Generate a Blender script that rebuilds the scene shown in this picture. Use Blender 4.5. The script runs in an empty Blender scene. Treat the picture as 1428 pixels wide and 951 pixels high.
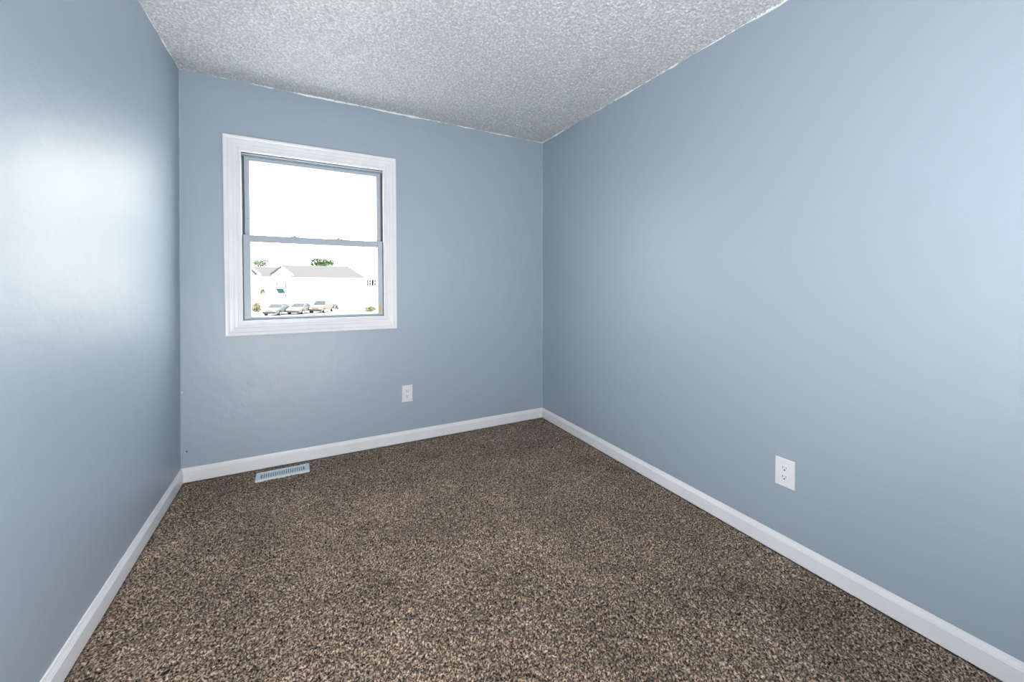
import bpy, bmesh, math, random
import numpy as np
from mathutils import Vector, Matrix, noise
random.seed(7)
rng = np.random.default_rng(7)
C = bpy.context.scene
COL = C.collection

# ------------------------------------------------------------------ camera
CAM = Vector((0.6519, 0.0, 1.1968))
YAW, PITCH, ROLL = 0.4863, -0.0121, 0.0056
FPX, SHY = 546.1, -74.49
cam = bpy.data.cameras.new('camera')
cam.sensor_fit = 'HORIZONTAL'; cam.sensor_width = 36
cam.lens = FPX / 1428 * 36
cam.shift_x = 0; cam.shift_y = SHY / 1428
cam.clip_start = 0.02; cam.clip_end = 1000
co = bpy.data.objects.new('camera', cam); COL.objects.link(co)
f0 = Vector((math.sin(YAW), math.cos(YAW), 0)); r0 = Vector((math.cos(YAW), -math.sin(YAW), 0)); u0 = Vector((0, 0, 1))
fw = f0 * math.cos(PITCH) + u0 * math.sin(PITCH); up = u0 * math.cos(PITCH) - f0 * math.sin(PITCH)
rt = r0 * math.cos(ROLL) + up * math.sin(ROLL); up2 = up * math.cos(ROLL) - r0 * math.sin(ROLL)
M = Matrix((rt, up2, -fw)).transposed().to_4x4(); M.translation = CAM
co.matrix_world = M
C.camera = co

# ------------------------------------------------------------------ light
C.view_settings.view_transform = 'Standard'; C.view_settings.look = 'None'
C.view_settings.gamma = 1; C.view_settings.use_curve_mapping = False
C.view_settings.exposure = 0.0
SKY = 9.7          # bright overcast sky
# two unseen fill lights added behind the camera, aimed up into the room
def fill_light(loc, aim, watts):
    l = bpy.data.lights.new('unseen_fill_light', 'AREA'); l.shape = 'DISK'; l.size = 0.5; l.energy = watts; l.color = (1.0, 0.975, 0.935)
    o = bpy.data.objects.new('unseen_fill_light', l); COL.objects.link(o)
    o.location = loc; o.rotation_euler = Vector(aim).to_track_quat('-Z', 'Y').to_euler()
fill_light((0.42, -0.15, 0.42), (0.35, 1.0, 1.3), 57.5)
fill_light((1.98, -0.45, 1.25), (-0.6, 1.0, 0.8), 19.0)
w = bpy.data.worlds.new('overcast_sky'); C.world = w; w.use_nodes = True
w.node_tree.nodes['Background'].inputs[0].default_value = (1.0, 0.985, 0.965, 1)
w.node_tree.nodes['Background'].inputs[1].default_value = SKY

# ------------------------------------------------------------------ helpers
def mat(name, col, rough=0.5, spec=0.5, metal=0.0, coat=0.0):
    m = bpy.data.materials.new(name); m.use_nodes = True
    b = m.node_tree.nodes['Principled BSDF']
    b.inputs['Base Color'].default_value = (*col, 1)
    b.inputs['Roughness'].default_value = rough
    b.inputs['Specular IOR Level'].default_value = spec
    b.inputs['Metallic'].default_value = metal
    b.inputs['Coat Weight'].default_value = coat
    return m
def N(m, kind, **kw):
    n = m.node_tree.nodes.new(kind)
    for k, v in kw.items():
        if k.startswith('_'): setattr(n, k[1:], v)
        else: n.inputs[k.replace('__', ' ')].default_value = v
    return n
def L(m, a, ao, b, bi): m.node_tree.links.new(a.outputs[ao], b.inputs[bi])
def bsdf(m): return m.node_tree.nodes['Principled BSDF']
def add_noise_color(m, c1, c2, scale, detail=3, lo=0.35, hi=0.65):
    tc = N(m, 'ShaderNodeTexCoord'); n = N(m, 'ShaderNodeTexNoise', Scale=scale, Detail=detail)
    r = N(m, 'ShaderNodeValToRGB'); r.color_ramp.elements[0].position = lo; r.color_ramp.elements[1].position = hi
    r.color_ramp.elements[0].color = (*c1, 1); r.color_ramp.elements[1].color = (*c2, 1)
    L(m, tc, 'Object', n, 'Vector'); L(m, n, 'Fac', r, 'Fac'); L(m, r, 'Color', bsdf(m), 'Base Color')
    return tc, n, r

def link(name, me, m, parent=None):
    o = bpy.data.objects.new(name, me); COL.objects.link(o)
    if m is not None:
        for k in (m if isinstance(m, (list, tuple)) else [m]): me.materials.append(k)
    if parent is not None: o.parent = parent
    return o
def obj(name, bm, m, parent=None, smooth=False, shear=False):
    if shear:
        for v in bm.verts: v.co.x = sh(v.co.x, v.co.z)
    bmesh.ops.recalc_face_normals(bm, faces=bm.faces[:])
    me = bpy.data.meshes.new(name); bm.to_mesh(me); bm.free()
    if smooth:
        for p in me.polygons: p.use_smooth = True
    return link(name, me, m, parent)
def empty(name, loc=(0, 0, 0), rz=0):
    o = bpy.data.objects.new(name, None); COL.objects.link(o)
    o.location = loc; o.rotation_euler = (0, 0, rz); o.empty_display_size = 0.1
    return o
def tag(o, label=None, cat=None, group=None, kind=None):
    if label: o['label'] = label
    if cat: o['category'] = cat
    if group: o['group'] = group
    if kind: o['kind'] = kind
    return o
def box(bm, x0, x1, y0, y1, z0, z1, bev=0.0, seg=2, mi=0):
    v = [bm.verts.new((x, y, z)) for x in (x0, x1) for y in (y0, y1) for z in (z0, z1)]
    fs = []
    for q in ((0, 1, 3, 2), (4, 6, 7, 5), (0, 4, 5, 1), (2, 3, 7, 6), (0, 2, 6, 4), (1, 5, 7, 3)):
        fs.append(bm.faces.new([v[i] for i in q]))
    for f in fs: f.material_index = mi
    if bev > 0:
        es = list({e for f in fs for e in f.edges})
        bmesh.ops.bevel(bm, geom=es, offset=bev, segments=seg, affect='EDGES', profile=0.5)
def cyl(bm, c, axis, r, h, n=20, r2=None):
    """cylinder centred at c along axis 'x','y','z'"""
    r2 = r if r2 is None else r2
    ret = bmesh.ops.create_cone(bm, cap_ends=True, segments=n, radius1=r, radius2=r2, depth=h)
    R = {'z': Matrix.Identity(4), 'x': Matrix.Rotation(math.pi/2, 4, 'Y'), 'y': Matrix.Rotation(-math.pi/2, 4, 'X')}[axis]
    bmesh.ops.transform(bm, matrix=Matrix.Translation(c) @ R, verts=ret['verts'])
def sweep(bm, prof, path, closed=False, normals=None):
    """prof: list of (a,b); path: list of (origin, A, B) frames. Joins successive profile copies."""
    rings = []
    for o, A, B in path:
        rings.append([bm.verts.new(Vector(o) + Vector(A) * a + Vector(B) * b) for a, b in prof])
    n = len(prof); k = len(rings)
    for i in range(k if closed else k - 1):
        r1, r2 = rings[i], rings[(i + 1) % k]
        for j in range(n): bm.faces.new((r1[j], r1[(j + 1) % n], r2[(j + 1) % n], r2[j]))
    if not closed:
        bm.faces.new(rings[0]); bm.faces.new(rings[-1][::-1])

# ------------------------------------------------------------------ dimensions
W, D, H = 2.5316, 2.9573, 2.44        # right wall, back wall, ceiling
LEAN = -0.0202                        # the right corner is slightly out of plumb
Y0 = -0.75                            # wall behind the viewer
WX0, WX1, WZ0, WZ1 = 0.304, 1.156, 0.950, 2.006      # window opening
def sh(x, z): return x - 0.0095 * (z - 1.478)        # old window, racked by about half a degree

# ------------------------------------------------------------------ materials
def wall_material():
    m = mat('blue_satin_paint', (0.347, 0.419, 0.499), 0.30, 0.95)
    tc = N(m, 'ShaderNodeTexCoord')
    n1 = N(m, 'ShaderNodeTexNoise', Scale=90, Detail=3); n2 = N(m, 'ShaderNodeTexNoise', Scale=2.3, Detail=3)
    n3 = N(m, 'ShaderNodeTexNoise', Scale=9, Detail=2)
    for n in (n1, n2, n3): L(m, tc, 'Object', n, 'Vector')
    b1 = N(m, 'ShaderNodeBump', Strength=0.10, Distance=0.004)
    b2 = N(m, 'ShaderNodeBump', Strength=0.10, Distance=0.03)
    L(m, n1, 'Fac', b1, 'Height'); L(m, n3, 'Fac', b2, 'Height'); L(m, b2, 'Normal', b1, 'Normal')
    L(m, b1, 'Normal', bsdf(m), 'Normal')
    mr = N(m, 'ShaderNodeMapRange'); mr.inputs['To Min'].default_value = 0.43; mr.inputs['To Max'].default_value = 0.50
    L(m, n2, 'Fac', mr, 'Value'); L(m, mr, 'Result', bsdf(m), 'Roughness')
    return m
M_wall = wall_material()
M_trim = mat('white_gloss_trim', (0.74, 0.745, 0.78), 0.35)
tc_, n_, r_ = add_noise_color(M_trim, (0.80, 0.805, 0.83), (0.84, 0.845, 0.87), 6)
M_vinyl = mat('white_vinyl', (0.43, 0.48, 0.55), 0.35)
M_plate = mat('white_plastic', (0.80, 0.80, 0.83), 0.3)
M_dark = mat('dark_slot', (0.02, 0.02, 0.025), 0.6)
M_metal = mat('zinc_latch', (0.25, 0.26, 0.28), 0.4, metal=0.6)
M_tag = mat('tan_sticker', (0.55, 0.47, 0.30), 0.6)
M_enamel = mat('white_enamel', (0.72, 0.80, 0.84), 0.3)
M_duct = mat('blue_grey_duct', (0.22, 0.32, 0.40), 0.5)

def ceiling_material():
    m = mat('stippled_ceiling_paint', (0.55, 0.585, 0.61), 0.42, 0.5)
    tc = N(m, 'ShaderNodeTexCoord')
    wn = N(m, 'ShaderNodeTexNoise', Scale=30, Detail=2)
    L(m, tc, 'Object', wn, 'Vector')
    v = N(m, 'ShaderNodeTexVoronoi', Scale=62.0, Randomness=1.0); v.feature = 'SMOOTH_F1'; v.inputs['Smoothness'].default_value = 0.25
    mx = N(m, 'ShaderNodeVectorMath', _operation='ADD'); sc = N(m, 'ShaderNodeVectorMath', _operation='SCALE'); sc.inputs['Scale'].default_value = 0.03
    L(m, wn, 'Color', sc, 0); L(m, tc, 'Object', mx, 0); L(m, sc, 'Vector', mx, 1); L(m, mx, 'Vector', v, 'Vector')
    mr = N(m, 'ShaderNodeMapRange', _interpolation_type='SMOOTHSTEP')
    mr.inputs['From Min'].default_value = 0.12; mr.inputs['From Max'].default_value = 0.55
    mr.inputs['To Min'].default_value = 1.0; mr.inputs['To Max'].default_value = 0.0
    L(m, v, 'Distance', mr, 'Value')
    dn = N(m, 'ShaderNodeTexNoise', Scale=16, Detail=2); L(m, tc, 'Object', dn, 'Vector')
    dr = N(m, 'ShaderNodeMapRange'); dr.inputs['From Min'].default_value = 0.38; dr.inputs['From Max'].default_value = 0.6
    L(m, dn, 'Fac', dr, 'Value')
    mu = N(m, 'ShaderNodeMath', _operation='MULTIPLY'); L(m, mr, 'Result', mu, 0); L(m, dr, 'Result', mu, 1)
    fn = N(m, 'ShaderNodeTexNoise', Scale=170, Detail=3); L(m, tc, 'Object', fn, 'Vector')
    ad = N(m, 'ShaderNodeMath', _operation='MULTIPLY_ADD'); ad.inputs[1].default_value = 0.55
    L(m, fn, 'Fac', ad, 0); L(m, mu, 'Value', ad, 2)
    sp = N(m, 'ShaderNodeTexNoise', Scale=85, Detail=2, Roughness=0.55); L(m, tc, 'Object', sp, 'Vector')   # lit and shaded stipple relief put into the colour as speckle
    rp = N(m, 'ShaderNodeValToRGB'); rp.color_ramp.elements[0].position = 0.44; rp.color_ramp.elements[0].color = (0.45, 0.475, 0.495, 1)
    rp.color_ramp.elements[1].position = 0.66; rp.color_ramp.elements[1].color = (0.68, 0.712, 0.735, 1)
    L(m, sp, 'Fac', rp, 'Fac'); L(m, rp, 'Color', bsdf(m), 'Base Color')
    b = N(m, 'ShaderNodeBump', Strength=0.6, Distance=0.003)
    L(m, ad, 'Value', b, 'Height'); L(m, b, 'Normal', bsdf(m), 'Normal')
    return m
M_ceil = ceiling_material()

def carpet_material():
    m = mat('brown_frieze_carpet', (0.15, 0.11, 0.09), 0.95, 0.1)
    tc = N(m, 'ShaderNodeTexCoord')
    a = N(m, 'ShaderNodeTexNoise', Scale=150, Detail=2, Roughness=0.6)
    L(m, tc, 'Object', a, 'Vector')
    r = N(m, 'ShaderNodeValToRGB')
    e = r.color_ramp.elements; e[0].position = 0.36; e[0].color = (0.020, 0.012, 0.008, 1); e[1].position = 0.66; e[1].color = (0.66, 0.50, 0.385, 1)
    k = e.new(0.5); k.color = (0.205, 0.147, 0.106, 1)
    L(m, a, 'Fac', r, 'Fac')
    g = N(m, 'ShaderNodeTexNoise', Scale=3.5, Detail=4, Roughness=0.6); L(m, tc, 'Object', g, 'Vector')
    mr = N(m, 'ShaderNodeMapRange'); mr.inputs['From Min'].default_value = 0.3; mr.inputs['From Max'].default_value = 0.7
    mr.inputs['To Min'].default_value = 0.74; mr.inputs['To Max'].default_value = 1.22
    L(m, g, 'Fac', mr, 'Value')
    vm = N(m, 'ShaderNodeVectorMath', _operation='SCALE'); L(m, r, 'Color', vm, 0); L(m, mr, 'Result', vm, 'Scale')
    L(m, vm, 'Vector', bsdf(m), 'Base Color')
    b = N(m, 'ShaderNodeBump', Strength=0.8, Distance=0.006); L(m, a, 'Fac', b, 'Height'); L(m, b, 'Normal', bsdf(m), 'Normal')
    bsdf(m).inputs['Sheen Weight'].default_value = 0.15
    return m
M_carpet = carpet_material()

def glass_material(name='clear_window_glass', tint=(0.97, 0.985, 0.98), f=0.08):
    m = bpy.data.materials.new(name); m.use_nodes = True; nt = m.node_tree; nt.nodes.clear()
    out = nt.nodes.new('ShaderNodeOutputMaterial'); mix = nt.nodes.new('ShaderNodeMixShader')
    t = nt.nodes.new('ShaderNodeBsdfTransparent'); g = nt.nodes.new('ShaderNodeBsdfGlossy')
    t.inputs[0].default_value = (*tint, 1); g.inputs['Roughness'].default_value = 0.02
    fr = nt.nodes.new('ShaderNodeFresnel'); fr.inputs['IOR'].default_value = 1.45
    ge = nt.nodes.new('ShaderNodeNewGeometry'); mt = nt.nodes.new('ShaderNodeMath'); mt.operation = 'MULTIPLY_ADD'
    mt.inputs[1].default_value = -1; mt.inputs[2].default_value = 1          # no reflection on leaving the pane
    m2 = nt.nodes.new('ShaderNodeMath'); m2.operation = 'MULTIPLY'
    nt.links.new(ge.outputs['Backfacing'], mt.inputs[0]); nt.links.new(mt.outputs[0], m2.inputs[0]); nt.links.new(fr.outputs[0], m2.inputs[1])
    nt.links.new(m2.outputs[0], mix.inputs[0]); nt.links.new(t.outputs[0], mix.inputs[1]); nt.links.new(g.outputs[0], mix.inputs[2])
    nt.links.new(mix.outputs[0], out.inputs[0])
    return m
M_glass = glass_material()

# ------------------------------------------------------------------ room shell
TH = 0.15
# floor: a real pile surface, 5 mm grid with tuft heights
def heightgrid(nx, ny, sigma):
    a = rng.standard_normal((ny, nx))
    k = np.exp(-0.5 * (np.arange(-4, 5) / sigma) ** 2); k /= k.sum()
    a = np.apply_along_axis(lambda r: np.convolve(r, k, 'same'), 1, a)
    a = np.apply_along_axis(lambda r: np.convolve(r, k, 'same'), 0, a)
    return a / a.std()
def grid_mesh(name, x0, x1, y0, y1, step, hfun):
    nx = int((x1 - x0) / step) + 1; ny = int((y1 - y0) / step) + 1
    xs = np.linspace(x0, x1, nx); ys = np.linspace(y0, y1, ny)
    X, Y = np.meshgrid(xs, ys); Z = hfun(X, Y, nx, ny)
    X = X + 0.3 * step * rng.standard_normal(X.shape) * 0.6; Y = Y + 0.3 * step * rng.standard_normal(Y.shape) * 0.6
    X = np.clip(X, x0, x1); Y = np.clip(Y, y0, y1)
    co_ = np.stack([X, Y, Z], -1).reshape(-1, 3).astype(np.float32)
    i = np.arange(nx * ny).reshape(ny, nx)
    q = np.stack([i[:-1, :-1], i[:-1, 1:], i[1:, 1:], i[1:, :-1]], -1).reshape(-1, 4)
    me = bpy.data.meshes.new(name)
    me.vertices.add(len(co_)); me.vertices.foreach_set('co', co_.ravel())
    me.loops.add(q.size); me.loops.foreach_set('vertex_index', q.ravel().astype(np.int32))
    me.polygons.add(len(q)); me.polygons.foreach_set('loop_start', np.arange(0, q.size, 4, dtype=np.int32))
    me.polygons.foreach_set('use_smooth', np.ones(len(q), dtype=bool))
    me.update(calc_edges=True); me.validate()
    return me
BT = 0.0139
def carpet_h(X, Y, nx, ny):
    h = 0.0038 * heightgrid(nx, ny, 0.75) + 0.0012 * heightgrid(nx, ny, 3.0)
    d = np.minimum(np.minimum(X - BT, W - BT - X), D - BT - Y)
    under = (np.abs(X - 0.5305) < 0.135) & (np.abs(Y - 2.819) < 0.05)          # cut out under the floor register
    h = np.clip(h, -0.007, 0.006)
    edge = np.clip(d / 0.014, 0, 1)
    return h * (0.4 + 0.6 * edge) - 0.007 * (1 - edge) ** 2 - 0.002 - 0.008 * under
me = grid_mesh('floor', 0.004, W - 0.004, Y0 + 0.004, D - 0.004, 0.005, carpet_h)
tag(link('floor', me, M_carpet), kind='structure')
bm = bmesh.new(); box(bm, -TH, W + TH, Y0 - 0.1, D + 0.15, -0.2, -0.016)
tag(obj('floor_slab', bm, mat('subfloor', (0.3, 0.28, 0.25), 0.9)), kind='structure')

def ceiling_h(X, Y, nx, ny):
    """stipple: thousands of raised dabs of texture, thicker in drifts"""
    Zc = np.zeros((ny, nx)); dx = X[0, 1] - X[0, 0]; dy = Y[1, 0] - Y[0, 0]
    drift = heightgrid(nx, ny, 3.0)
    big = rng.standard_normal((ny // 40 + 3, nx // 40 + 3))
    gy = np.linspace(0, big.shape[0] - 1.001, ny); gx = np.linspace(0, big.shape[1] - 1.001, nx)
    iy, ix = gy.astype(int)[:, None], gx.astype(int)[None, :]; fy, fx = (gy % 1)[:, None], (gx % 1)[None, :]
    fy = fy * fy * (3 - 2 * fy); fx = fx * fx * (3 - 2 * fx)
    B = big[iy, ix] * (1 - fy) * (1 - fx) + big[iy + 1, ix] * fy * (1 - fx) + big[iy, ix + 1] * (1 - fy) * fx + big[iy + 1, ix + 1] * fy * fx
    n = 72000; px = rng.uniform(0, nx - 1, n); py = rng.uniform(0, ny - 1, n)
    keep = rng.uniform(0, 1, n) < np.clip(0.62 + 0.35 * B[py.astype(int), px.astype(int)], 0.15, 1)
    for x, y in zip(px[keep], py[keep]):
        r1 = rng.uniform(0.0026, 0.0052); r2 = r1 * rng.uniform(0.6, 1.0); a = rng.uniform(0, 3.14); h = rng.uniform(0.0022, 0.0055)
        if rng.uniform() < 0.22: h = rng.uniform(0.005, 0.0085); r1 *= 0.85; r2 *= 0.85
        x0, x1, y0, y1 = max(int(x) - 3, 0), min(int(x) + 5, nx), max(int(y) - 3, 0), min(int(y) + 5, ny)
        U = (np.arange(x0, x1)[None, :] - x) * dx; V = (np.arange(y0, y1)[:, None] - y) * dy
        p = (U * math.cos(a) + V * math.sin(a)) / r1; q = (-U * math.sin(a) + V * math.cos(a)) / r2
        np.maximum(Zc[y0:y1, x0:x1], h * np.exp(-(p * p + q * q) ** 1.3), out=Zc[y0:y1, x0:x1])
    return H - 0.0006 - Zc - 0.00025 * drift
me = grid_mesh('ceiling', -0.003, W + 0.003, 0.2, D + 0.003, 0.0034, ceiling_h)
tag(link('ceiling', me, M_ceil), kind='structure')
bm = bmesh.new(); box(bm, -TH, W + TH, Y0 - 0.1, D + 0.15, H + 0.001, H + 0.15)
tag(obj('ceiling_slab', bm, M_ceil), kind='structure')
bm = bmesh.new(); box(bm, -TH, 0, Y0 - 0.1, D + 0.15, -0.2, H)
tag(obj('wall_left', bm, M_wall), kind='structure')
bm = bmesh.new(); box(bm, 0, W + 0.1, Y0 - 0.1, Y0, -0.2, H)
tag(obj('wall_near', bm, M_wall), kind='structure')
bm = bmesh.new(); box(bm, W, W + TH, Y0 - 0.1, D + 0.15, 0, H)
for v in bm.verts:
    if v.co.z > 1: v.co.x += LEAN
    else: v.co.z = -0.2; 
tag(obj('wall_right', bm, M_wall), kind='structure')
# back wall with the window hole
WALLT = 0.15
bm = bmesh.new()
ox0, ox1, oz0, oz1 = WX0 - 0.022, WX1 + 0.022, WZ0 - 0.022, WZ1 + 0.022
O = [(0, -0.2), (W + 0.03, -0.2), (W + 0.03, H), (0, H)]
I = [(sh(ox0, oz0), oz0), (sh(ox1, oz0), oz0), (sh(ox1, oz1), oz1), (sh(ox0, oz1), oz1)]
ring = {}
for y in (D, D + WALLT):
    ring[y] = ([bm.verts.new((x, y, z)) for x, z in O], [bm.verts.new((x, y, z)) for x, z in I])
for y in ring:
    o_, i_ = ring[y]
    for k in range(4): bm.faces.new((o_[k], o_[(k + 1) % 4], i_[(k + 1) % 4], i_[k]))
for a in (0, 1):
    p_, q_ = ring[D][a], ring[D + WALLT][a]
    for k in range(4): bm.faces.new((p_[k], p_[(k + 1) % 4], q_[(k + 1) % 4], q_[k]))
wb = tag(obj('wall_back', bm, M_wall), kind='structure')

# baseboards: ogee-topped profile (thickness, height)
BB = [(0, 0.0), (BT, 0.0), (BT, 0.0600), (0.0118, 0.0632), (0.0118, 0.0655), (0.0090, 0.0700), (0.0062, 0.0765), (0.0050, 0.0815), (0.0030, 0.0829), (0, 0.0829)]
Z = (0, 0, 1)
Wr = W + LEAN * 0.03
bm = bmesh.new(); sweep(bm, BB, [((0, Y0, 0), (1, 0, 0), Z), ((0, D, 0), (1, -1, 0), Z)])
tag(obj('baseboard_left', bm, M_trim), kind='structure')
bm = bmesh.new(); sweep(bm, BB, [((0, D, 0), (1, -1, 0), Z), ((Wr, D, 0), (-1, -1, 0), Z)])
tag(obj('baseboard_back', bm, M_trim), kind='structure')
bm = bmesh.new(); sweep(bm, BB, [((Wr, D, 0), (-1, -1, 0), Z), ((Wr, Y0, 0), (-1, 0, 0), Z)])
tag(obj('baseboard_right', bm, M_trim), kind='structure')

# painted caulk beads: irregular white line where ceiling meets walls; the two corner strips paint in a highlight line
M_caulk = mat('white_ceiling_caulk', (0.80, 0.84, 0.86), 0.4)
M_bead = mat('corner_highlight_blue', (0.42, 0.52, 0.60), 0.3)
def bead(name, a, b, n1, n2, r, wob, m, gaps=True):
    a, b, n1, n2 = map(Vector, (a, b, n1, n2)); bm = bmesh.new()
    n = int((b - a).length / 0.03); path = []
    for i in range(n + 1):
        p = a.lerp(b, i / n); k = r * (1 + wob * noise.noise(p * 6) * 2 + wob * noise.noise(p * 31))
        k = max(k, r * 0.15)
        path.append((p, n1 * k, n2 * k))
    sweep(bm, [(0, 0), (1, 0), (0.62, 0.45), (0.35, 1.0), (0, 1.2)], path)
    return tag(obj(name, bm, m, smooth=False), kind='structure')
bead('trim_1', (0, Y0, H), (0, D, H), (1, 0, 0), (0, 0, -1), 0.0034, 0.8, M_caulk)
bead('trim_2', (0, D, H), (W + LEAN, D, H), (0, -1, 0), (0, 0, -1), 0.0040, 1.1, M_caulk)
bead('trim_3', (W + LEAN, Y0, H), (W + LEAN, D, H), (-1, 0, 0), (0, 0, -1), 0.0045, 1.0, M_caulk)
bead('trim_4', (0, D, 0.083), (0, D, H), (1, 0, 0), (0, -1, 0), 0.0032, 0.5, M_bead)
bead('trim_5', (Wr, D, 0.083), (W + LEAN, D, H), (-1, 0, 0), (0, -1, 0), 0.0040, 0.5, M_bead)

# small marks on the walls: dabs of filler and dents
M_dab = mat('pale_filler_dab', (0.62, 0.70, 0.76), 0.5)
M_nick = mat('dark_nick', (0.10, 0.16, 0.21), 0.6)
def dab(name, c, nrm, r, m, parent):
    bm = bmesh.new()
    ret = bmesh.ops.create_icosphere(bm, subdivisions=2, radius=1)
    for v in ret['verts']:
        s = r * (1 + 0.3 * noise.noise(v.co * 2 + Vector(c) * 9))
        v.co = Vector([v.co[i] * (s if nrm[i] == 0 else 0.0012) for i in range(3)]) + Vector(c)
    return obj(name, bm, m, parent, smooth=True)
wr_ = bpy.data.objects['wall_right']
dab('filler_dab', (W - 0.0002, 1.135, 0.108), (1, 0, 0), 0.0028, M_dab, wr_)
dab('wall_nick', (1.608, D, 0.110), (0, 1, 0), 0.004, M_nick, wb)
dab('filler_dab', (0.075, D, 0.112), (0, 1, 0), 0.003, M_dab, wb)
dab('wall_nick', (0.028, D, 0.180), (0, 1, 0), 0.005, M_nick, wb)
dab('filler_dab', (0.006, D, 0.535), (0, 1, 0), 0.006, M_dab, wb)

# ------------------------------------------------------------------ window
win = tag(empty('window_1', (0, 0, 0)), kind='structure')
# mitred casing. profile: distance outward from opening (a), proud of wall (b)
CW = 0.0905
CP = [(0, -0.004), (0, 0.011), (0.004, 0.013), (0.013, 0.013), (0.016, 0.0095), (0.021, 0.0095), (0.024, 0.015), (0.040, 0.0165),
      (0.044, 0.0150), (0.050, 0.0165), (0.066, 0.0185), (0.070, 0.0165), (0.077, 0.0195), (0.086, 0.0205), (CW, 0.018), (CW, -0.0)]
corn = {'bl': (WX0, WZ0, -1, -1), 'br': (WX1, WZ0, 1, -1), 'tr': (WX1, WZ1, 1, 1), 'tl': (WX0, WZ1, -1, 1)}
cas = {}
for a, b in (('bl', 'br'), ('br', 'tr'), ('tr', 'tl'), ('tl', 'bl')):
    bm = bmesh.new()
    sweep(bm, CP, [((c[0], D, c[1]), (c[2], 0, c[3] * 1.03), (0, -1, 0)) for c in (corn[a], corn[b])])
    obj('window_casing', bm, M_trim, win, shear=True)
def ringframe(x0, x1, z0, z1, wl, wr, wb_, wt, ya, yb, bev=0.0015):
    """rectangular frame; outer x0..x1,z0..z1, member widths; four rails in one mesh"""
    bm = bmesh.new()
    box(bm, x0, x0 + wl, ya, yb, z0, z1, bev); box(bm, x1 - wr, x1, ya, yb, z0, z1, bev)
    if wb_ > 0: box(bm, x0 + wl, x1 - wr, ya + 0.001, yb, z0, z0 + wb_, bev)
    if wt > 0: box(bm, x0 + wl, x1 - wr, ya + 0.001, yb, z1 - wt, z1, bev)
    return bm
# outer frame lining the opening, stepped
fr = obj('window_frame', ringframe(WX0 - 0.020, WX1 + 0.020, WZ0 - 0.020, WZ1 + 0.020, 0.020, 0.020, 0.020, 0.020, D + 0.004, D + 0.125), M_vinyl, win, shear=True)
bm = bmesh.new()
box(bm, WX0 + 0.001, WX1 - 0.001, D + 0.050, D + 0.11, WZ1 - 0.012, WZ1, 0.001)
box(bm, WX0 + 0.001, WX1 - 0.001, D + 0.030, D + 0.049, WZ1 - 0.006, WZ1, 0.001)
obj('head_stop', bm, M_vinyl, win, shear=True)
bm = bmesh.new()
box(bm, WX0, WX1, D + 0.012, D + 0.11, WZ0 - 0.002, WZ0 + 0.006, 0.001)
obj('window_sill', bm, M_vinyl, win, shear=True)
M_shadow_gap = mat('shadow_gap_dark', (0.06, 0.07, 0.09), 0.7)  # shadow lines at head and sill, built as dark strips
bm = bmesh.new()
box(bm, WX0, WX1, D + 0.0145, D + 0.0178, WZ0 + 0.001, WZ0 + 0.0085)
box(bm, WX0, WX1, D + 0.0050, D + 0.0120, WZ1 - 0.0035, WZ1 + 0.001)
box(bm, WX0, WX1, D + 0.0440, D + 0.0500, WZ1 - 0.0075, WZ1 - 0.001)
obj('window_shadow_gap', bm, M_shadow_gap, win, shear=True)
# side tracks: seams between frame and sashes, their shade painted in dark
bm = bmesh.new()
for xa, xb in ((WX0 + 0.0002, WX0 + 0.007), (WX1 - 0.007, WX1 - 0.0002)):
    box(bm, xa, xb, D + 0.046, D + 0.112, WZ0 + 0.006, WZ1 - 0.014)
    box(bm, xa + (0 if xa < 0.5 else 0.0045), xb - (0.0045 if xa < 0.5 else 0), D + 0.020, D + 0.046, WZ0 + 0.006, WZ1 - 0.014)
obj('sash_track', bm, mat('shaded_track', (0.10, 0.11, 0.14), 0.7), win, shear=True)
# lower sash (room side)
LX0, LX1, LZ0, LZ1 = WX0 + 0.0035, WX1 - 0.0035, WZ0 + 0.006, 1.492
ls = obj('lower_sash', ringframe(LX0, LX1, LZ0, LZ1, 0.0375, 0.0345, 0.0145, 0.044, D + 0.018, D + 0.044), M_vinyl, win, shear=True)
bm = bmesh.new(); box(bm, LX0 + 0.037, LX1 - 0.034, D + 0.028, D + 0.033, LZ0 + 0.014, LZ1 - 0.043)
obj('glass_pane', bm, M_glass, ls, shear=True)
bm = bmesh.new(); box(bm, LX0 + 0.0375, LX1 - 0.0345, D + 0.017, D + 0.021, LZ1 - 0.006, LZ1 - 0.001, 0.0008)
obj('finger_lip', bm, M_vinyl, ls, shear=True)
# upper sash (outside)
UX0, UX1, UZ0, UZ1 = WX0 + 0.0085, WX1 - 0.0085, 1.453, WZ1 - 0.013
us = obj('upper_sash', ringframe(UX0, UX1, UZ0, UZ1, 0.0285, 0.0295, 0.034, 0.024, D + 0.052, D + 0.078), M_vinyl, win, shear=True)
bm = bmesh.new(); box(bm, UX0 + 0.028, UX1 - 0.029, D + 0.062, D + 0.067, UZ0 + 0.033, UZ1 - 0.023)
obj('glass_pane', bm, M_glass, us, shear=True)
bm = bmesh.new(); box(bm, UX0 + 0.0285, UX1 - 0.0295, D + 0.048, D + 0.053, UZ1 - 0.010, UZ1 - 0.004, 0.0008)
obj('top_rail_bead', bm, M_vinyl, us, shear=True)
# little screw heads in the upper stiles
for x, z in ((UX0 + 0.016, 1.600), (UX1 - 0.010, 1.585)):
    bm = bmesh.new(); cyl(bm, (x, D + 0.051, z), 'y', 0.003, 0.003, 12); obj('screw', bm, M_metal, us, shear=True)
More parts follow.
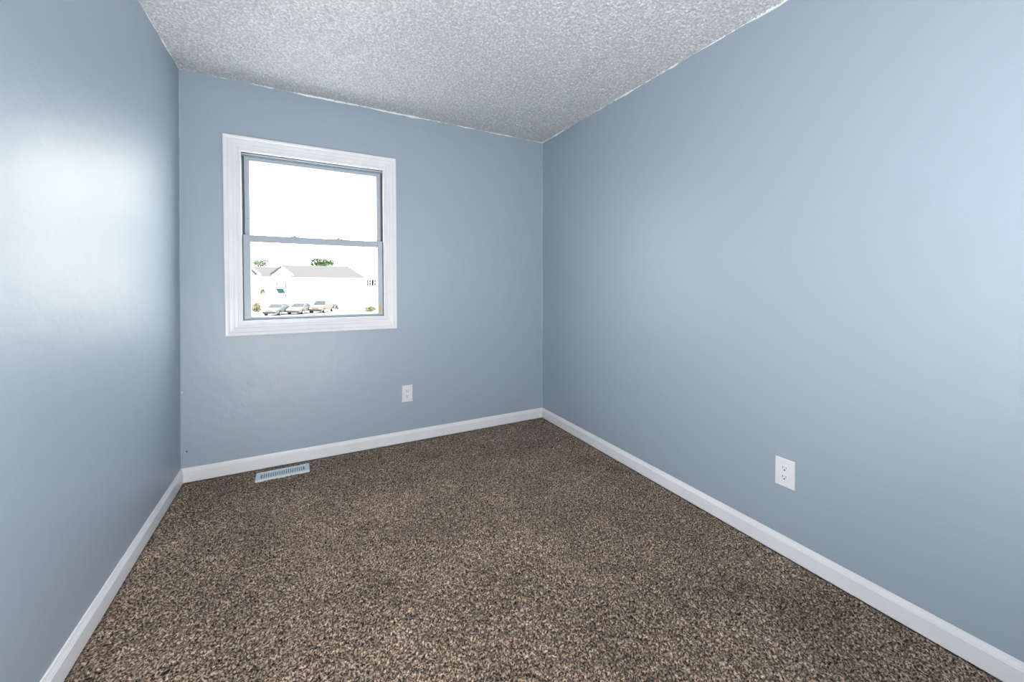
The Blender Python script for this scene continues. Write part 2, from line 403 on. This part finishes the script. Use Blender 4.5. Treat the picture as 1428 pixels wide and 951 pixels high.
# two cam locks on the meeting rail
for x in (0.592, 0.858):
    bm = bmesh.new()
    box(bm, x - 0.026, x + 0.030, D + 0.021, D + 0.041, LZ1, LZ1 + 0.004, 0.001)
    cyl(bm, (x, D + 0.031, LZ1 + 0.006), 'z', 0.008, 0.006, 18)
    lk = obj('sash_lock', bm, M_vinyl, ls, shear=True)
    bm = bmesh.new()
    sweep(bm, [(-0.004, 0), (0.004, 0), (0.004, 0.003), (-0.004, 0.003)],
          [((x + 0.012, D + 0.030, LZ1 + 0.0085), (0, 1, 0), Z), ((x - 0.012, D + 0.027, LZ1 + 0.0115), (0, 1, 0), Z), ((x - 0.030, D + 0.024, LZ1 + 0.0160), (0, 1, 0), Z)])
    obj('lock_lever', bm, M_metal, lk, shear=True)
# sticker on the right stile of the lower sash
bm = bmesh.new(); box(bm, LX1 - 0.034, LX1 - 0.006, D + 0.0172, D + 0.018, 0.974, 1.030)
obj('sticker', bm, M_tag, ls, shear=True)

# ------------------------------------------------------------------ wall outlets
def outlet(name, label):
    """faces -y, centre at origin"""
    t = empty(name); tag(t, label, 'outlet', 'duplex outlets on the blue walls')
    bm = bmesh.new(); pw, ph = 0.0395, 0.0620
    box(bm, -pw, pw, -0.0060, 0.0, -ph, ph)
    fs = [e for e in bm.edges if all(v.co.y < -0.003 for v in e.verts)]
    bmesh.ops.bevel(bm, geom=fs, offset=0.0040, segments=3, affect='EDGES', profile=0.6)
    obj('cover_plate', bm, M_plate, t)
    for s in (1, -1):
        zc = s * 0.0195; bm = bmesh.new()
        pts = []
        for k in range(32):
            a = 2 * math.pi * k / 32; x = 0.0172 * math.cos(a); z = 0.0172 * math.sin(a)
            pts.append((x, max(-0.0135, min(0.0135, z)) + zc))
        vs = [bm.verts.new((x, -0.0055, z)) for x, z in pts]; vt = [bm.verts.new((x * 0.97, -0.0072, zc + (z - zc) * 0.97)) for x, z in pts]
        bm.faces.new(vt); bm.faces.new(vs[::-1])
        for k in range(32): bm.faces.new((vs[k], vs[(k + 1) % 32], vt[(k + 1) % 32], vt[k]))
        rc = obj('receptacle', bm, M_plate, t)
        bm = bmesh.new()
        box(bm, -0.0078, -0.0054, -0.0075, -0.0060, zc - 0.0005, zc + 0.0085)
        box(bm, 0.0054, 0.0074, -0.0075, -0.0060, zc + 0.0005, zc + 0.0078)
        cyl(bm, (0, -0.00675, zc - 0.0065), 'y', 0.0032, 0.0015, 16)
        obj('socket_slots', bm, M_dark, rc)
    bm = bmesh.new(); cyl(bm, (0, -0.0064, 0), 'y', 0.0028, 0.0016, 16); obj('screw', bm, M_plate, t)
    return t
o1 = outlet('wall_outlet', 'small white duplex outlet on the back wall below and right of the window')
o1.location = (1.3300, D, 0.3625)
o2 = outlet('wall_outlet', 'white duplex outlet low on the long right-hand blue wall, nearer the viewer')
o2.location = (W + LEAN * 0.15, 0.955, 0.3645); o2.rotation_euler = (0, 0, -math.pi / 2)

# ------------------------------------------------------------------ floor register
vent = empty('floor_register', (0.5305, 2.819, 0.0)); vent.rotation_euler = (0, 0, 0.025)
tag(vent, 'white metal floor vent with narrow louvres in the carpet below the window', 'vent')
bm = bmesh.new(); VX, VY, sx_, sy_ = 0.146, 0.0605, 0.118, 0.034
def loop(x, y, z): return [bm.verts.new(p) for p in ((-x, -y, z), (x, -y, z), (x, y, z), (-x, y, z))]
ls_ = [loop(VX, VY, -0.002), loop(VX, VY, 0.003), loop(VX - 0.008, VY - 0.008, 0.0085), loop(sx_ + 0.002, sy_ + 0.002, 0.0085), loop(sx_, sy_, 0.0065), loop(sx_, sy_, -0.014)]
for a, b in zip(ls_, ls_[1:]):
    for k in range(4): bm.faces.new((a[k], a[(k + 1) % 4], b[(k + 1) % 4], b[k]))
obj('register_frame', bm, M_enamel, vent)
bm = bmesh.new(); nb = 20; pitch = 2 * sx_ / nb
for i in range(1, nb):
    x = -sx_ + i * pitch
    ret = len(bm.verts); box(bm, x - 0.0034, x + 0.0034, -sy_ - 0.0005, sy_ + 0.0005, 0.0030, 0.0080)
obj('louvres', bm, M_enamel, vent)
bm = bmesh.new(); box(bm, -sx_, sx_, -sy_, sy_, -0.0145, 0.0022); obj('damper', bm, M_duct, vent)

# ------------------------------------------------------------------ outside (seen from the upper floor)
G = -3.1                                           # ground level outside
def at(rx, Y, rz=None):
    """place by bearing from the window side: x offset ratio, depth"""
    return CAM.x + rx * Y, Y
M_ground = mat('pale_asphalt', (0.34, 0.34, 0.34), 0.9, 0.04)
add_noise_color(M_ground, (0.46, 0.46, 0.455), (0.55, 0.55, 0.54), 0.6)
bm = bmesh.new(); box(bm, -160, 200, 6, 260, G - 0.5, G)
tag(obj('ground', bm, M_ground), kind='structure')

M_side_w = mat('white_siding', (0.80, 0.80, 0.80), 0.7, 0.04)
M_side_p = mat('pinkish_siding', (0.70, 0.62, 0.62), 0.7, 0.04)
M_roof = mat('grey_shingles', (0.165, 0.162, 0.168), 0.9, 0.04)
add_noise_color(M_roof, (0.080, 0.078, 0.082), (0.083, 0.081, 0.085), 1.5)
M_rake = mat('rake_shadow', (0.05, 0.05, 0.06), 0.7, 0.04)  # shadow along the gable rake, built as a dark strip
M_fascia = mat('white_fascia', (0.75, 0.75, 0.75), 0.7, 0.04)
M_win = mat('dim_house_glass', (0.05, 0.055, 0.06), 0.3, 0.2)
M_shut = mat('grey_shutter', (0.07, 0.07, 0.08), 0.7, 0.04)
M_teal = mat('teal_awning', (0.006, 0.030, 0.033), 0.6, 0.04)

def house(name, label, x0, x1, y0, y1, eave, ridge, siding, roofm, axis='x', hip=0.0, wins=(), shut=True, rakem=None, door=None, hipl=None, pane=None, rake_side=None, sw=0.20):
    """axis = ridge direction. windows: (x, z, w, h) on the front wall"""
    t = empty(name, ((x0 + x1) / 2, (y0 + y1) / 2, G)); tag(t, label, 'house')
    hipl = hip if hipl is None else hipl
    cx, cy = (x0 + x1) / 2, (y0 + y1) / 2; hx, hy = (x1 - x0) / 2, (y1 - y0) / 2
    e, r = eave - G, ridge - G
    bm = bmesh.new(); box(bm, -hx, hx, -hy, hy, 0, e)
    if axis == 'y':
        for s in (-hy, hy):
            bm.faces.new([bm.verts.new(p) for p in ((-hx, s, e), (hx, s, e), (0, s, r))])
    elif hip == 0:
        for s in (-hx, hx):
            bm.faces.new([bm.verts.new(p) for p in ((s, -hy, e), (s, hy, e), (s, 0, r))])
    obj('walls', bm, siding, t)
    bm = bmesh.new(); ov = 0.35; th = 0.18
    if axis == 'x':
        A = [(-hx - ov, -hy - ov, e), (hx + ov, -hy - ov, e), (hx + ov - hip, 0, r), (-hx - ov + hipl, 0, r), (-hx - ov, hy + ov, e), (hx + ov, hy + ov, e)]
        F = [(0, 1, 2, 3), (3, 2, 5, 4)] + ([(1, 5, 2), (4, 0, 3)] if hip else [])
    else:
        A = [(-hx - ov, -hy - ov, e), (0, -hy - ov, r), (0, hy + ov, r), (-hx - ov, hy + ov, e), (hx + ov, -hy - ov, e), (hx + ov, hy + ov, e)]
        F = [(0, 1, 2, 3), (1, 4, 5, 2)]
    v = [bm.verts.new(p) for p in A]
    fs = [bm.faces.new([v[i] for i in q]) for q in F]
    ex = bmesh.ops.extrude_face_region(bm, geom=fs)
    for g in ex['geom']:
        if isinstance(g, bmesh.types.BMVert): g.co.z += th
    rf = obj('roof', bm, roofm, t)
    bm = bmesh.new()
    if axis == 'x':
        box(bm, -hx - ov, hx + ov, -hy - ov - 0.12, -hy - ov, e - 0.05, e + 0.16)
        obj('gutter', bm, M_fascia, t)
    if rakem is not None:
        bm = bmesh.new()
        if axis == 'x':
            ends = [(s * (hx + ov + 0.06), -hy - ov, e, s * (hx + ov + 0.06 - hip), 0, r) for s in (-1, 1)]
        else:
            ends = [(s * (hx + ov), -hy - ov - 0.06, e, 0, -hy - ov - 0.06, r) for s in (-1, 1)]
        for a in (ends if rake_side is None else [ends[rake_side]]):
            bm = bmesh.new(); sweep(bm, [(-0.1, -0.12), (0.1, -0.12), (0.1, 0.3), (-0.1, 0.3)], [(a[:3], (1, 0, 0) if axis == 'x' else (0, 1, 0), Z), (a[3:], (1, 0, 0) if axis == 'x' else (0, 1, 0), Z)])
            obj('rake_shadow_strip', bm, rakem, rf)
    for (x, z, ww, hh) in wins:
        bm = bmesh.new(); X = x - cx; Z0 = z - G
        for (a, b, c_, d_) in ((X - ww/2 - .08, X - ww/2, Z0 - .08, Z0 + hh + .08), (X + ww/2, X + ww/2 + .08, Z0 - .08, Z0 + hh + .08),
                               (X - ww/2, X + ww/2, Z0 - .08, Z0), (X - ww/2, X + ww/2, Z0 + hh, Z0 + hh + .08), (X - ww/2, X + ww/2, Z0 + hh/2 - .03, Z0 + hh/2 + .03)):
            box(bm, a, b, -hy - 0.08, -hy + 0.02, c_, d_)
        wf = obj('window', bm, M_fascia, t)
        bm = bmesh.new(); box(bm, X - ww/2, X + ww/2, -hy - 0.04, -hy + 0.02, Z0, Z0 + hh); obj('pane', bm, pane or M_win, wf)
        if shut:
            for s in (-1, 1):
                bm = bmesh.new(); xc = X + s * (ww/2 + 0.30)
                box(bm, xc - sw, xc + sw, -hy - 0.06, -hy + 0.01, Z0 - 0.05, Z0 + hh + 0.05)
                obj('shutter', bm, M_shut, t)
    if door is not None:
        bm = bmesh.new(); box(bm, door - cx - 0.5, door - cx + 0.5, -hy - 0.06, -hy + 0.01, 0.15, 2.2)
        obj('front_door', bm, M_fascia, t)
    return t
def X(rx, Y): return CAM.x + rx * Y
def Zr(rz, Y): return CAM.z + rz * Y
Yh = 86
# long row building
house('townhouse_row', 'long pale townhouse row with grey hipped roof in the middle of the window view',
      X(-0.045, Yh), X(0.126, Yh), Yh, Yh + 11, Zr(0.0075, Yh), Zr(0.035, Yh + 5), M_side_w, M_roof, 'x', 2.9, [], hipl=0.01)
M_curtain = mat('curtained_glass', (0.6, 0.6, 0.6), 0.5, 0.04)
# gabled house in front of its left end
house('gabled_house', 'white gable-fronted house between the lilac-roofed townhouse and the long grey-roofed row',
      X(-0.0620, 78), X(-0.0290, 78), 78, 84.5, Zr(0.014, 78), Zr(0.032, 78), M_side_w, M_fascia, 'y', 0,
      [(X(-0.0460, 78), Zr(-0.014, 78), 0.75, 0.9)], rakem=M_rake, rake_side=0, pane=M_curtain, sw=0.09)
house('gabled_house', 'white gabled house cut off by the left edge of the window view',
      X(-0.1260, 78), X(-0.0950, 78), 78, 84.5, Zr(0.014, 78), Zr(0.032, 78), M_side_w, M_fascia, 'y', 0, [], rakem=M_rake, rake_side=1)
house('side_townhouse', 'white townhouse with lilac-grey roof between two gabled fronts at the left of the window view',
      X(-0.1120, 86), X(-0.0560, 86), 86, 95, Zr(0.009, 86), Zr(0.030, 90), M_side_w, M_roof, 'x', 0.01, [])
# right house with shuttered windows
house('shuttered_house', 'pale house with dark shuttered upper windows at the right edge of the window view',
      X(0.1275, 98), X(0.198, 98), 98, 107, Zr(0.020, 98), Zr(0.032, 102), M_side_w, M_fascia, 'x', 0,
      [(X(0.1395, 98), Zr(-0.0085, 98), 0.50, 1.35), (X(0.1510, 98), Zr(-0.0085, 98), 0.50, 1.35)])

# porch with teal awning in front of the gabled house
t = tag(empty('porch_awning', (X(-0.0475, 77), 77, G)), 'dark teal slatted awning on a low white porch before the gabled house', 'awning')
bm = bmesh.new(); e = Zr(-0.0255, 77) - G; e2 = Zr(-0.0160, 78.5) - G
v = [bm.verts.new(p) for p in ((-0.25, -1.2, e), (0.72, -1.2, e), (0.35, 0.6, e2), (-0.72, 0.6, e2))]
f_ = bm.faces.new(v); ex = bmesh.ops.extrude_face_region(bm, geom=[f_])
for g in ex['geom']:
    if isinstance(g, bmesh.types.BMVert): g.co.z += 0.08
obj('awning_panel', bm, M_teal, t)
bm = bmesh.new(); box(bm, -0.9, 0.9, -0.9, 0.85, 0, e - 0.3); obj('porch_wall', bm, M_side_p, t)

# foliage
def leaf_mat(name, c1, c2):
    m = mat(name, c1, 0.8, 0.02); add_noise_color(m, c1, c2, 2.2); return m
M_leaf = leaf_mat('green_leaves', (0.018, 0.036, 0.013), (0.085, 0.14, 0.065))
M_leafp = leaf_mat('pale_green_leaves', (0.06, 0.075, 0.055), (0.15, 0.18, 0.13))
M_leafy = leaf_mat('yellow_green_leaves', (0.10, 0.10, 0.055), (0.24, 0.235, 0.15))
M_bark = mat('brown_bark', (0.07, 0.05, 0.04), 0.9, 0.04)
def foliage(name, label, cat, x, y, z0, z1, rx, ry, n, leaf, m, trunk=True, bark=None):
    t = tag(empty(name, (x, y, G)), label, cat, {'tree': 'trees behind the roofs', 'shrub': 'shrubs around the car park'}.get(cat))
    n_ = n; vs = []; fs = []
    zc, hz = (z0 + z1) / 2 - G, (z1 - z0) / 2
    for i in range(n_):
        d = Vector((random.gauss(0, 1), random.gauss(0, 1), random.gauss(0, 1))).normalized() * (random.random() ** 0.4)
        bump_ = 0.85 + 0.3 * noise.noise(d * 3 + Vector((x, 0, 0)))
        c = Vector((d.x * rx * bump_, d.y * ry * bump_, zc + d.z * hz * bump_))
        a = Vector((random.gauss(0, 1), random.gauss(0, 1), random.gauss(0, 1))).normalized()
        b = a.cross(Vector((random.gauss(0, 1), random.gauss(0, 1), random.gauss(0, 1)))).normalized()
        s = leaf * random.uniform(0.6, 1.3); k = len(vs)
        vs += [c - a * s, c + b * s * 0.45 , c + a * s, c - b * s * 0.45]; fs.append((k, k+1, k+2, k+3))
    me = bpy.data.meshes.new('foliage'); me.from_pydata([tuple(v) for v in vs], [], fs); link('foliage', me, m, t)
    if trunk:
        bm = bmesh.new(); bmesh.ops.create_cone(bm, cap_ends=True, segments=10, radius1=0.22, radius2=0.12, depth=zc, matrix=Matrix.Translation((0, 0, zc / 2)))
        for k in range(4):
            a = k * 1.6; p0 = Vector((0, 0, zc * 0.7)); p1 = Vector((math.cos(a) * rx * 0.5, math.sin(a) * ry * 0.5, zc))
            sweep(bm, [(-0.07, -0.07), (0.07, -0.07), (0.07, 0.07), (-0.07, 0.07)], [(p0, (1, 0, 0), (0, 1, 0)), (p1, (1, 0, 0), (0, 1, 0))])
        obj('trunk', bm, bark or M_bark, t)
    return t
foliage('leafy_tree', 'round green tree top showing above the long grey roof', 'tree', X(0.0345, 100), 100, Zr(0.028, 100), Zr(0.0570, 100), 3.3, 2.3, 620, 0.34, M_leaf)
foliage('leafy_tree', 'pale green tree behind the left townhouse roof', 'tree', X(-0.085, 100), 100, Zr(0.028, 100), Zr(0.052, 100), 2.2, 1.6, 420, 0.26, M_leafp)
foliage('leafy_tree', 'brownish low tree behind the right-hand shuttered house', 'tree', X(0.137, 114), 114, Zr(0.022, 114), Zr(0.0365, 114), 1.6, 1.4, 260, 0.26, M_leafy)
foliage('garden_shrub', 'small green shrub left of the teal awning', 'shrub', X(-0.081, 74), 74, Zr(-0.033, 74), Zr(-0.014, 74), 0.45, 0.45, 130, 0.14, M_leaf, trunk=True, bark=mat('pale_bark', (0.35, 0.33, 0.31), 0.9, 0.04))
foliage('garden_shrub', 'yellowish bush at the lower left of the window view beside the first car', 'shrub', X(-0.092, 62), 62, G, Zr(-0.044, 62), 0.75, 0.6, 500, 0.14, M_leafy, trunk=False)
foliage('garden_hedge', 'yellow-green hedge at the lower right of the window view', 'hedge', X(0.140, 58), 58, G, Zr(-0.058, 58), 0.95, 0.5, 700, 0.13, M_leafy, trunk=False)
foliage('garden_shrub', 'bare dark twiggy shrub beside the rightmost parked car', 'shrub', X(0.064, 61), 61, G, Zr(-0.045, 61), 0.42, 0.35, 90, 0.16, M_bark, trunk=False)

# street lamp post / mailbox near the porch, and a low rail on the right
t = tag(empty('mailbox', (X(-0.0375, 72), 72, G)), 'small dark mailbox on a thin post right of the teal awning', 'mailbox')
bm = bmesh.new(); box(bm, -0.04, 0.04, -0.04, 0.04, 0, 1.9); obj('post', bm, M_fascia, t)
bm = bmesh.new(); box(bm, -0.12, 0.12, -0.22, 0.22, 1.9, 2.25, 0.05); obj('letter_box', bm, M_shut, t)
t = tag(empty('low_fence', (X(0.118, 66), 66, G)), 'low thin railing with end post in front of the shuttered house', 'fence')
bm = bmesh.new(); box(bm, -0.7, 0.5, -0.02, 0.02, 0.95, 1.01); box(bm, -0.7, 0.5, -0.02, 0.02, 0.35, 0.39)
obj('rail', bm, M_shut, t)
for x in (-0.68, -0.1, 0.5):
    bm = bmesh.new(); box(bm, x - 0.04, x + 0.04, -0.04, 0.04, 0, 1.15 if x < 0.4 else 1.5); obj('fence_post', bm, M_shut if x > 0.4 else M_fascia, t)

# cars
M_tyre = mat('black_tyre', (0.02, 0.02, 0.02), 0.8, 0.04); M_rim = mat('alloy_rim', (0.5, 0.5, 0.52), 0.3, metal=0.8)
M_cglass = mat('bluish_car_glass', (0.028, 0.038, 0.046), 0.25, 0.12)
M_lightc = mat('car_headlight', (0.35, 0.35, 0.36), 0.2)
M_under = mat('dark_bumper', (0.03, 0.03, 0.03), 0.6, 0.04)
def car(label, x, y, rz, paint, kind='sedan'):
    """front towards -x, length along x"""
    t = tag(empty('parked_car', (x, y, G), rz), label, 'car', 'cars parked outside the window')
    hw = 0.88
    if kind == 'sedan':
        low = [(-2.25, 0.30), (-2.30, 0.55), (-2.22, 0.72), (-1.15, 0.95), (1.30, 1.00), (2.15, 0.98), (2.28, 0.75), (2.25, 0.32)]
        top = [(-1.10, 0.94), (-0.42, 1.38), (0.15, 1.45), (0.75, 1.42), (1.45, 0.99)]
    else:
        low = [(-2.20, 0.35), (-2.28, 0.65), (-2.18, 0.88), (-1.15, 1.08), (1.30, 1.12), (2.10, 1.12), (2.20, 0.85), (2.15, 0.38)]
        top = [(-1.15, 1.06), (-0.50, 1.60), (0.15, 1.68), (1.60, 1.64), (2.05, 1.11)]
    bm = bmesh.new()
    def slab(prof, ws):
        rings = [[bm.verts.new((px * (1 if abs(yy) < hw * 0.9 else 0.985), yy, pz)) for px, pz in prof] for yy in ws]
        n = len(prof)
        for a, b in zip(rings, rings[1:]):
            for k in range(n): bm.faces.new((a[k], a[(k + 1) % n], b[(k + 1) % n], b[k]))
        bm.faces.new(rings[0]); bm.faces.new(rings[-1][::-1])
    slab(low, (-hw, -hw * 0.8, hw * 0.8, hw))
    # roof panel
    rp = [(px, pz) for px, pz in top]
    sweep(bm, [(top[1][0] - .02, top[1][1] - 0.03), (top[1][0], top[1][1] + .01), (top[2][0], top[2][1] + .015), (top[3][0], top[3][1] + .01), (top[3][0] + .03, top[3][1] - 0.04)],
          [((0, -hw * 0.74, 0), (1, 0, 0), Z), ((0, hw * 0.74, 0), (1, 0, 0), Z)])
    obj('car_body', bm, paint, t)
    bm = bmesh.new(); n = len(top); rings = []
    for yy in (-1, 1):
        rings.append([bm.verts.new((px, yy * hw * (0.92 if pz < 1.2 else 0.72), pz)) for px, pz in top])
    for k in range(n): bm.faces.new((rings[0][k], rings[0][(k + 1) % n], rings[1][(k + 1) % n], rings[1][k]))
    bm.faces.new(rings[0]); bm.faces.new(rings[1][::-1])
    obj('car_windows', bm, M_cglass, t)
    for sx in (-1.38, 1.38):
        for sy in (-1, 1):
            bm = bmesh.new(); cyl(bm, (sx, sy * (hw - 0.08), 0.32), 'y', 0.32, 0.22, 22); wh = obj('wheel', bm, M_tyre, t)
            bm = bmesh.new(); cyl(bm, (sx, sy * (hw + 0.035), 0.32), 'y', 0.20, 0.02, 16); obj('wheel_rim', bm, M_rim, wh)
    for sy in (-1, 1):
        bm = bmesh.new(); box(bm, -2.31, -2.10, sy * 0.62 - 0.17, sy * 0.62 + 0.17, 0.58, 0.74, 0.02); obj('headlight', bm, M_lightc, t)
    bm = bmesh.new(); box(bm, -2.36, -2.2, -0.7, 0.7, 0.28, 0.46, 0.03); obj('front_bumper', bm, M_under, t)
    return t
car('silver parked sedan, leftmost of the cars seen through the lower pane', X(-0.0520, 59), 59, math.radians(68), mat('silver_paint', (0.092, 0.095, 0.100), 0.35, 0.1))
car('white parked sedan, middle of the cars seen through the lower pane', X(-0.0090, 60), 60, math.radians(68), mat('white_paint', (0.12, 0.12, 0.115), 0.35, 0.1))
car('tan parked estate car, rightmost of the cars seen through the lower pane', X(0.0350, 61.5), 61.5, math.radians(66), mat('tan_paint', (0.115, 0.102, 0.085), 0.35, 0.1), 'wagon')
